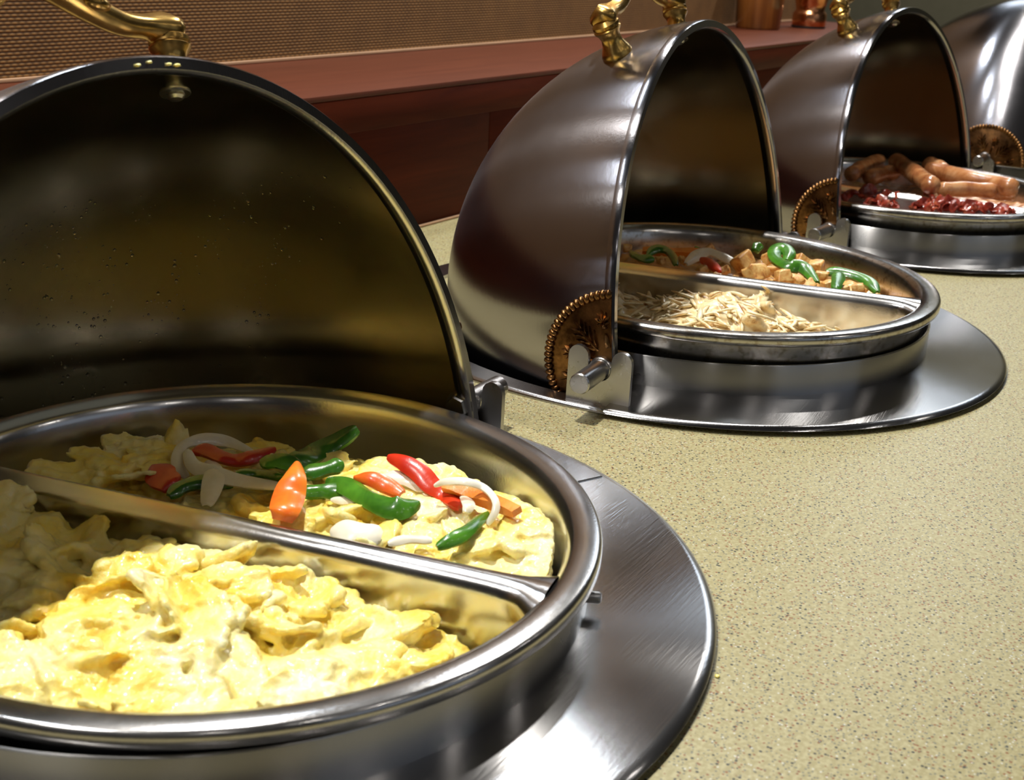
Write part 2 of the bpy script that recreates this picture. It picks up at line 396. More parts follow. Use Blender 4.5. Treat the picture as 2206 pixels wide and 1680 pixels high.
def medallion(side):
    RM = 0.0575; V, Fc = [], []; nr, na = 8, 36
    def hgt(r): return 0.0012 + (0.0016 if r > 0.88 else 0.0)
    for i in range(nr + 1):
        r = RM * i / nr
        for k in range(na + 1):
            a = -pi / 2 + pi * k / na; v, w_ = r * sin(a), 0.0012 + r * cos(a)
            V.append(on_sphere(side, v, w_, 0.0016))
    for i in range(nr):
        for k in range(na): Fc.append((i * (na + 1) + k, i * (na + 1) + k + 1, (i + 1) * (na + 1) + k + 1, (i + 1) * (na + 1) + k))
    # outer wall down to the dome
    n0 = len(V)
    for k in range(na + 1):
        a = -pi / 2 + pi * k / na; V.append(on_sphere(side, RM * sin(a), 0.0012 + RM * cos(a), -0.001))
    for k in range(na): Fc.append((nr * (na + 1) + k, nr * (na + 1) + k + 1, n0 + k + 1, n0 + k))
    return V, Fc
def relief(side):
    parts = []
    def leaf(v0, w0, ang, ln, wd, h=0.0016):
        base = ico(1, 1); vs = []
        for p in base[0]:
            a = p.x * ln / 2; c = p.y * wd / 2 * (1 - 0.5 * p.x); hh = p.z * h * 1.5
            v = v0 + (a + ln / 2) * cos(ang) - c * sin(ang); w_ = w0 + (a + ln / 2) * sin(ang) + c * cos(ang)
            vs.append(on_sphere(side, v, max(w_, 0.0014), 0.0016 + hh))
        parts.append((vs, base[1]))
    # ang measured from +v towards +w ; fronds and buds radiating from the centre
    for k in range(6):
        A = radians(12 + 31 * k); c_, s_ = cos(A), sin(A)
        if k % 2 == 0:
            leaf(0.014 * c_, 0.014 * s_, A, 0.014, 0.0045, 0.003); leaf(0.029 * c_, 0.029 * s_, A, 0.005, 0.005, 0.003)
            for d in (-50, -24, 0, 24, 50): leaf(0.034 * c_, 0.034 * s_, A + radians(d), 0.0115 - abs(d) * 0.00006, 0.0028, 0.0024)
            for d in (-75, 75): leaf(0.033 * c_, 0.033 * s_, A + radians(d), 0.006, 0.003, 0.0025)
        else:
            leaf(0.014 * c_, 0.014 * s_, A, 0.036, 0.0022, 0.0022)
            for q in range(4):
                for s in (-1, 1): leaf((0.018 + q * 0.006) * c_, (0.018 + q * 0.006) * s_, A + s * radians(34), 0.017 - 0.002 * q, 0.0024, 0.0022)
    return join_vf(parts)
def beads(side):
    parts = []; n = 38; base = ico(1, 2)
    for k in range(n):
        a = -pi / 2 + pi * (k + 0.5) / n; r = 0.0555
        c = on_sphere(side, r * sin(a), 0.0012 + r * cos(a), 0.0022)
        tg = (on_sphere(side, r * sin(a + 0.02), 0.0012 + r * cos(a + 0.02), 0.0022) - c).normalized(); nn = c.normalized(); rd = nn.cross(tg)
        parts.append(([c + tg * p.x * 0.0026 + rd * p.y * 0.0040 + nn * p.z * 0.0030 for p in base[0]], base[1]))
    return join_vf(parts)
HU = (-0.085, 0.066); HW = 0.047
def hpoint(u, R, w_=HW):
    v = sqrt(max(RD * RD - u * u - w_ * w_, 0)); d = Vector((u, w_, v)).normalized(); return d * R, d
def handle_post(u):
    p, d = hpoint(u, RD - 0.001)
    prof = [(1e-5, 0), (0.0125, 0.0), (0.0128, 0.003), (0.0115, 0.007), (0.0088, 0.014), (0.0080, 0.019), (0.0092, 0.024), (0.0108, 0.0265), (0.0114, 0.0285), (0.0104, 0.030), (0.0112, 0.0312), (0.0112, 0.034), (0.0085, 0.038), (1e-5, 0.039)]
    prof = [(r, z * 0.82) for r, z in prof]
    mtx = Matrix.Translation(p) @ d.to_track_quat('Z', 'Y').to_matrix().to_4x4()
    return xf(lathe(prof, 28), mtx)
def bar_lift(s): a = abs(s); return 0.0312 + 0.021 * math.exp(-(a / 0.34) ** 2) - 0.0025 * math.exp(-((a - 0.65) / 0.18) ** 2)
def handle_bar():
    uc = (HU[0] + HU[1]) / 2; hs = (HU[1] - HU[0]) / 2; path = []
    for k in range(61):
        s = -1.06 + 2.12 * k / 60; a = abs(s)
        lift = bar_lift(s)
        path.append(hpoint(uc + hs * s, RD + lift)[0])
    up = hpoint(uc, 1)[1]
    def cs(t):
        a = abs(-1.06 + 2.12 * t); r = 0.0066 + 0.0042 * math.exp(-((a - 1.0) / 0.12) ** 2) + 0.0035 * math.exp(-(a / 0.45) ** 2)
        if a > 1.03: r *= 0.72
        return [(r * 1.05 * cos(q * pi / 6), r * 0.85 * sin(q * pi / 6) * (1.25 if sin(q * pi / 6) > 0.9 else 1)) for q in range(12)]
    return sweep(path, cs, lambda t: up)
def handle_leaves():
    uc = (HU[0] + HU[1]) / 2; parts = []; base = ico(1, 2)
    for s in (-1, 1):
        for k in range(4):
            for side in (-1, 0, 1):
                u = uc + s * (0.004 + 0.0085 * k); lift = bar_lift((u - uc) / ((HU[1] - HU[0]) / 2))
                p, d = hpoint(u, RD + lift)
                tx = Vector((s, 0, -0.25)).normalized(); bk = Vector((0, 1, 0))
                c = p + d * (0.006 if side == 0 else 0.0005) + bk * side * 0.0085
                parts.append(([c + tx * q.x * 0.0085 * (1 - 0.3 * q.y * q.y) + bk * q.y * 0.0052 + d * q.z * 0.0045 for q in base[0]], base[1]))
    return join_vf(parts)
def pin(side):
    w_ = 0.0095
    prof = [(1e-5, 0), (0.0092, 0.0), (0.0092, 0.0095), (0.0086, 0.0105), (0.0078, 0.0108), (0.0078, 0.0475), (0.0070, 0.0485), (1e-5, 0.0485)]
    vf = lathe(prof, 32, 'x')
    return [(side * (RD - 0.004 + v[0]), v[1] + w_, v[2]) for v in vf[0]], vf[1]
def bolt(side):
    w_ = 0.0095; parts = []
    hexp = [(0.0085 * cos(pi / 3 * k + 0.4), 0.0085 * sin(pi / 3 * k + 0.4)) for k in range(6)]; V = []
    for h, sc in ((0.0, 1.0), (0.0045, 1.0), (0.0056, 0.86)): V += [(side * (RD - 0.0065 - h), y * sc + w_, z * sc) for y, z in hexp]
    Fc = [tuple(range(6)), tuple(range(12, 18))]
    for i in (0, 6):
        for k in range(6): Fc.append((i + k, i + (k + 1) % 6, i + 6 + (k + 1) % 6, i + 6 + k))
    parts.append((V, Fc))
    wv = lathe([(1e-5, 0), (0.0105, 0), (0.0105, 0.0015), (1e-5, 0.0015)], 24, 'x')
    parts.append(([(side * (RD - 0.0050 - v[0]), v[1] + w_, v[2]) for v in wv[0]], wv[1]))
    return join_vf(parts)
def screw(u):
    p, d = hpoint(u, RD - 0.0025); mtx = Matrix.Translation(p) @ (-d).to_track_quat('Z', 'Y').to_matrix().to_4x4()
    parts = [lathe([(1e-5, 0), (0.0085, 0), (0.0080, 0.0012), (1e-5, 0.0014)], 24), lathe([(0.0052, 0.001), (0.0050, 0.0025), (0.0036, 0.004), (1e-5, 0.0046)], 20)]
    return xf(join_vf(parts), mtx)
def bracket(side):
    # outline in (y, z): two rounded lugs with a U notch for the pivot pin
    yc, hw, zb, zt, nr = OY + 0.0085, 0.0250, 0.003, 0.0465, 0.0092
    zn = ZA - 0.0; yl = 0.5 * (hw + nr); lr = 0.5 * (hw - nr)
    out = [(yc - hw, zb), (yc + hw, zb)]
    for k in range(9): a = pi * k / 8; out.append((yc + yl + lr * cos(a), zt - lr + lr * sin(a)))
    for k in range(11): a = pi * k / 10; out.append((yc + nr * cos(a), zn - nr * sin(a)))
    for k in range(9): a = pi * k / 8; out.append((yc - yl + lr * cos(a), zt - lr + lr * sin(a)))
    n = len(out); x0, x1 = side * 0.2445, side * 0.2485
    V = [(x0, y, z) for y, z in out] + [(x1, y, z) for y, z in out]
    Fc = [tuple(range(n)), tuple(range(n, 2 * n))] + [(k, (k + 1) % n, n + (k + 1) % n, n + k) for k in range(n)]
    return V, Fc

def back_out(a): s = max(0.0, sin(a)); return 0.2575 + 0.040 * s ** 1.5
DESC = ['open roll-top chafing dish nearest the camera, holding scrambled eggs', 'open roll-top chafing dish with hash browns, second from the camera', 'open roll-top chafing dish with sausages and bacon, third in the row', 'closed roll-top chafing dish at the far right end of the row']
def chafer(i):
    cx, cy, rz, tilt = CH[i]
    root = empty('chafing_dish', (cx, cy, 0), rz); tag(root, DESC[i], 'chafing dish', 'roll-top chafing dishes on the counter')
    part('back_flange', 'bf', lambda: sector(lambda a: 0.2405 + 0.028 * max(0, sin(a)) ** 2, back_out, radians(-8), radians(188), 0.0003, 0.0036, 120), M['plate'], root)
    part('front_plate', 'fp', lambda: sector(lambda a: 0.1965, lambda a: 0.2650, radians(-177), radians(-3), 0.0040, 0.0068, 120, 0.0022), M['plate'], root)
    part('weld_seam', 'ws', lambda: xf(lathe([(1e-5, 0.202), (0.0012, 0.2025), (0.0012, 0.258), (1e-5, 0.2585)], 8, 'x'), Matrix.Translation((0, 0, 0.0064)) @ Matrix.Rotation(radians(-25.5), 4, 'Z')), M['plate'], root)
    part('ring_wall', 'rw', lambda: lathe([(0.1985, 0.0040), (0.1985, 0.0302), (0.1980, 0.0310), (0.1968, 0.0310), (0.1963, 0.0302), (0.1963, -0.002)], 128), M['ring'], root)
    part('water_pan', 'wp%d' % (i == 0), lambda: lathe([(0.1962, 0.004), (0.1945, -0.0295 if i == 0 else -0.0115), (0.17, -0.031 if i == 0 else -0.013), (1e-5, -0.031 if i == 0 else -0.013)], 96), M['well'], root)
    part('well', 'wl', lambda: lathe([(0.2455, 0.0002), (0.2450, -0.05), (0.243, -0.09), (0.235, -0.16), (0.21, -0.225), (0.15, -0.255), (1e-5, -0.262)], 96), M['well'], root)
    part('stud', 'st', lambda: xf(lathe([(1e-5, 0.1945), (0.0032, 0.1950), (0.0032, 0.2045), (0.0022, 0.2058), (1e-5, 0.2060)], 16, 'x'), Matrix.Translation((0, 0, 0.0145)) @ Matrix.Rotation(radians(-67.0), 4, 'Z')), M['pin'], root)
    for s in (-1, 1): part('bracket', 'br%d' % s, lambda: bracket(s), M['pin'], root, 30)
    cov = part('cover', 'cov', lambda: dome_shell(RD, 0.0024, False), M['dome'], root, 180, True)
    cov.location = (0, OY, ZA); cov.rotation_euler = (-tilt if tilt is not None else pi / 2, 0, 0)
    if tilt is None: cov.location = (0, OY, 0.036)
    part('inner_lining', 'covi', lambda: dome_shell(RD, 0.0026, True), M['dome_in'], cov, 180)
    part('rim', 'crim', lambda: dome_rim(RD), M['dome'], cov, 40)
    for s in (-1, 1):
        part('medallion', 'md%d' % s, lambda: join_vf([medallion(s), relief(s)]), M['bronze'], cov, 50)
        part('bead_border', 'bd%d' % s, lambda: beads(s), M['bronze'], cov, 180)
        part('pivot_pin', 'pn%d' % s, lambda: pin(s), M['pin'], cov, 30)
        part('bolt', 'bo%d' % s, lambda: bolt(s), M['pin'], cov, 25)
    for k, u in enumerate(HU):
        part('handle_post', 'hp%d' % k, lambda: handle_post(u), M['brass'], cov, 35)
        part('screw', 'sc%d' % k, lambda: screw(u), M['pin'], cov, 30)
    part('handle_bar', 'hb', handle_bar, M['brass'], cov, 50)
    part('handle_leaves', 'hl', handle_leaves, M['brass'], cov, 60)
    return root, cov
roots = [chafer(i) for i in range(4)]

# ------------------------------------------------------------------ food pans
PAN = [  # x, y, rim height, divider direction, divider offset, tilt x, tilt y
    (0.4331, 0.4335, 0.0403, radians(-76.7), -0.0068),
    (1.0282, 0.4260, 0.0559, radians(-75.5), -0.0110),
    (1.6382, 0.4267, 0.0535, radians(-84.0), -0.0700)]
PLAB = ['divided round steel pan of scrambled eggs in the nearest chafing dish', 'divided round steel pan of potatoes and hash browns in the second dish', 'divided round steel pan holding sausages and bacon in the third dish']
def pan_body():
    prof = [(0.1942, -0.0085), (0.1950, -0.0075), (0.1950, -0.0030), (0.1940, -0.0008), (0.1925, 0.0), (0.1835, -0.0002), (0.1800, -0.0012), (0.1772, -0.0040), (0.1755, -0.0080), (0.1740, -0.0200), (0.1715, -0.048), (0.166, -0.0575), (0.155, -0.061), (1e-5, -0.0615),
            (1e-5, -0.063), (0.156, -0.0625), (0.1675, -0.059), (0.1745, -0.0485), (0.1770, -0.0400), (0.1810, -0.0360), (0.1828, -0.0330), (0.1862, -0.0095), (0.1915, -0.0088)]
    return lathe(prof, 128, closed=True)
def divider(off):
    V, Fc = [], []; L = sqrt(0.1785 ** 2 - off ** 2); n = 60; zs = []
    hp = []
    for k in range(15): hp.append(k / 14)
    for k in range(n + 1):
        x = -L + 2 * L * k / n; e = L - abs(x)
        fl = 0.016 * math.exp(-max(e - 0.004, 0) / 0.0075); top = 0.0090
        row = []
        for s in (-1, 1):
            side = []
            for q in range(10):
                if q < 6: a = pi / 2 * q / 5; hw_ = top * sin(a); z = -top * (1 - cos(a)) * 0.9
                else: d = (q - 5) / 4; hw_ = top + 0.002 * d; z = -0.0081 - 0.050 * d
                g = fl * min(1, (q + 1) / 7) * (0.4 + 0.6 * (1 if q < 7 else 0.7))
                side.append((x, off + s * (hw_ + g), z - 0.0004))
            row.append(side)
        full = row[0][::-1] + row[1][1:]
        V += full
    m_ = len(V) // (n + 1)
    for k in range(n):
        for i in range(m_ - 1): Fc.append((k * m_ + i, k * m_ + i + 1, (k + 1) * m_ + i + 1, (k + 1) * m_ + i))
    return V, Fc
panroots = []
for i, (px, py, pz, pa, off) in enumerate(PAN):
    r = empty('food_pan', (px, py, pz), pa); tag(r, PLAB[i], 'food pan', 'divided food pans in the chafing dishes')
    part('pan_body', 'pb%d' % (i == 0), pan_body, M['pan'] if i == 0 else M['pan_worn'], r, 50)
    part('divider', 'dv%d' % i, lambda: divider(off), M['pan'], r, 60)
    panroots.append(r)

# ------------------------------------------------------------------ scrambled eggs (uncountable masses)
def pan_mtx(i):
    px, py, pz, pa, off = PAN[i]; return Matrix.Translation((px, py, pz)) @ Matrix.Rotation(pa, 4, 'Z')
def inside(x, y, side, off, marg=0.004, rmax=0.1715):
    if side < 0: return y < off - 0.0115 - marg and x * x + y * y < (rmax - marg) ** 2
    return y > off + 0.0115 + marg and x * x + y * y < (rmax - marg) ** 2
def clampin(p, side, off, marg=0.0015):
    y = p.y
    lim = 0.0118 + marg
    if side < 0: y = min(y, off - lim)
    else: y = max(y, off + lim)
    r = sqrt(p.x ** 2 + y * y); rm = 0.1715 - marg + min(0, p.z + 0.02) * 0.12
    x = p.x
    if r > rm:
        x *= rm / r; y *= rm / r
        if side < 0: y = min(y, off - lim)
        else: y = max(y, off + lim)
    return Vector((x, y, max(p.z, -0.0605)))
def mass(name, i, side, hfun, nblob, rr, seed, voxel, m, disp, extra=(), relaxed=1, tl=1.0, sheets=0):
    rnd = random.Random(seed); off = PAN[i][4]; parts = []
    # bulk below the surface
    step = 0.011; grid = []
    x = -0.17
    while x < 0.17:
        y = -0.17
        while y < 0.17:
            h = hfun(x, y)
            if inside(x, y, side, off, 0.002) and h is not None: grid.append((x, y, h))
            y += step
        x += step
    b1 = ico(1, 2)
    for x, y, h in grid:
        c = Vector((x, y, h - 0.016)); parts.append(([c + Vector((p.x * 0.012, p.y * 0.012, p.z * 0.012)) for p in b1[0]], b1[1]))
    b2 = ico(1, 3)
    k = 0; tries = 0
    while k < nblob and tries < 20000:
        tries += 1
        x, y = rnd.uniform(-0.17, 0.17), rnd.uniform(-0.17, 0.17); h = hfun(x, y)
        if h is None or not inside(x, y, side, off, 0.006): continue
        k += 1
        r = rnd.uniform(*rr) * (0.5 + 0.9 * rnd.random() ** 2); sc = Vector((r * rnd.uniform(1.0, 1.9), r * rnd.uniform(0.6, 1.1), r * rnd.uniform(0.15, 0.40)))
        rot = Matrix.Rotation(rnd.uniform(0, 2 * pi), 3, 'Z') @ Matrix.Rotation(rnd.uniform(-1.0, 1.0) * tl, 3, 'X') @ Matrix.Rotation(rnd.uniform(-0.8, 0.8) * tl, 3, 'Y')
        c = Vector((x, y, h - r * 0.30 + rnd.uniform(-0.004, 0.002))); o3 = Vector((rnd.uniform(0, 50), rnd.uniform(0, 50), rnd.uniform(0, 50)))
        vs = []; bsg = rnd.choice((-1.6, -1, 0.8))
        for p in b2[0]:
            q = 1 + 0.34 * noise.noise(p * 1.6 + o3) + 0.16 * noise.noise(p * 3.7 + o3)
            bend = 0.35 * r * (p.x * p.x + 0.6 * p.y * p.y) * bsg
            vs.append(c + rot @ Vector((p.x * sc.x * q, p.y * sc.y * q, p.z * sc.z * q + bend)))
        parts.append((vs, b2[1]))
    k = 0
    while k < sheets:
        x, y = rnd.uniform(-0.17, 0.17), rnd.uniform(-0.17, 0.17); h = hfun(x, y)
        if h is None or not inside(x, y, side, off, 0.010): continue
        k += 1; nu, nv = 13, 9; ln, wd = rnd.uniform(0.026, 0.055), rnd.uniform(0.014, 0.030); cu, cv = rnd.uniform(-14, 22), rnd.uniform(-16, 16); th_ = rnd.uniform(0.0028, 0.0042)
        rot = Matrix.Rotation(rnd.uniform(0, 2 * pi), 3, 'Z') @ Matrix.Rotation(rnd.uniform(-0.8, 0.8) * tl, 3, 'X') @ Matrix.Rotation(rnd.uniform(-0.5, 0.5) * tl, 3, 'Y')
        o3 = Vector((rnd.uniform(0, 50), rnd.uniform(0, 50), 7)); top, bot = [], []
        for a_ in range(nu):
            for b_ in range(nv):
                u_, v_ = a_ / (nu - 1) * 2 - 1, b_ / (nv - 1) * 2 - 1
                ed = 1 + 0.30 * noise.noise(Vector((u_ * 2, v_ * 2, 0)) + o3)
                p_ = Vector((u_ * ln / 2 * ed * sqrt(1 - 0.35 * v_ * v_), v_ * wd / 2 * ed * sqrt(1 - 0.35 * u_ * u_), 0))
                p_.z = -cu * p_.x ** 2 - cv * p_.y ** 2 + 0.003 * noise.noise(Vector((u_ * 1.7, v_ * 1.4, 3)) + o3)
                c_ = Vector((x, y, h + 0.001 + rnd.random() * 0.0004))
                top.append(c_ + rot @ (p_ + Vector((0, 0, th_ / 2)))); bot.append(c_ + rot @ (p_ - Vector((0, 0, th_ / 2))))
        N_ = nu * nv; fs_ = []
        for a_ in range(nu - 1):
            for b_ in range(nv - 1):
                q0 = a_ * nv + b_; fs_.append((q0, q0 + nv, q0 + nv + 1, q0 + 1)); fs_.append((N_ + q0, N_ + q0 + 1, N_ + q0 + nv + 1, N_ + q0 + nv))
        edge = [b_ for b_ in range(nv)] + [a_ * nv + nv - 1 for a_ in range(1, nu)] + [(nu - 1) * nv + b_ for b_ in range(nv - 2, -1, -1)] + [a_ * nv for a_ in range(nu - 2, 0, -1)]
        for e_ in range(len(edge)): i0, i1 = edge[e_], edge[(e_ + 1) % len(edge)]; fs_.append((i0, i1, N_ + i1, N_ + i0))
        parts.append((top + bot, fs_))
    for (x, y, z, r) in extra:
        vs = [Vector((x, y, z)) + p * r * (1 + 0.4 * noise.noise(p * 2 + Vector((x * 90, y * 90, 3)))) for p in b2[0]]; parts.append((vs, b2[1]))
    V, Fc = join_vf(parts); V = [clampin(Vector(v), side, off) for v in V]
    o = mk(name, V, Fc, None, smooth=False)
    md = o.modifiers.new('r', 'REMESH'); md.mode = 'VOXEL'; md.voxel_size = voxel
    if relaxed:
        sm = o.modifiers.new('s', 'SMOOTH'); sm.iterations = relaxed; sm.factor = 0.5
    dg = bpy.context.evaluated_depsgraph_get(); me = bpy.data.meshes.new_from_object(o.evaluated_get(dg)); old = o.data
    bpy.data.objects.remove(o); bpy.data.meshes.remove(old); me.name = name
    so = Vector((seed * 1.3, 2.1, 5.5))
    nrm = [v.normal.copy() for v in me.vertices]
    for v, n_ in zip(me.vertices, nrm):
        c = v.co
        if c.z < -0.045: continue
        d = 0.0
        for fr, am in disp:
            d += am * noise.noise(c * fr + so)
        rg = 1 - abs(noise.noise(c * 42 + so * 2)) * 2.2
        d += 0.0010 * max(0, rg) ** 2 * (1 if disp else 0)
        v.co = clampin(c + n_ * d, side, off, 0.0008)
    me.update()
    # drop the hidden underside
    bm = bmesh.new(); bm.from_mesh(me); bmesh.ops.delete(bm, geom=[f for f in bm.faces if f.calc_center_median().z < -0.056], context='FACES'); bm.to_mesh(me); bm.free()
    ob = me_obj(name, me, m, None, True, 180); ob.matrix_world = pan_mtx(i)
    return ob
EGGD = [(38, 0.0022), (95, 0.0012), (240, 0.0008), (650, 0.0004)]
def h_front(x, y):
    if x > 0.128 + 0.25 * (y + 0.09): return None
    h = -0.013 + 0.006 * sin(x * 38 + 1.0) + 0.005 * sin(y * 60 + x * 20)
    d = -(y + 0.0185)                          # distance from the divider
    h += 0.006 * min(1, max(0, (-x - 0.01) / 0.08)) - 0.007 * max(0, 1 - d / 0.03)
    h += -0.012 * max(0, (x - 0.085) / 0.05)
    return h
eg1 = mass('scrambled_eggs', 0, -1, h_front, 85, (0.012, 0.026), 5, 0.0011, M['egg'], EGGD, sheets=95, tl=0.8)
tag(eg1, 'plain yellow scrambled eggs filling the front half of the nearest pan', 'scrambled eggs', kind='stuff')
def h_rear(x, y):
    if x < -0.128 or x > 0.160 - 0.5 * max(0, y - 0.07): return None
    if y > 0.125 + 0.1 * x: return None
    h = -0.016 + 0.005 * sin(x * 45) + 0.004 * sin(y * 70 + 1 - x * 30)
    if x < -0.04: h -= 0.006 * min(1, (-x - 0.04) / 0.05)
    h += 0.006 * math.exp(-((x - 0.125) / 0.03) ** 2 - ((y - 0.05) / 0.04) ** 2)
    return h
eg2 = mass('scrambled_eggs', 0, 1, h_rear, 60, (0.010, 0.020), 11, 0.0011, M['egg'], EGGD, tl=0.5, sheets=60)
tag(eg2, 'scrambled eggs under pepper and onion strips in the back half of the nearest pan', 'scrambled eggs', kind='stuff')


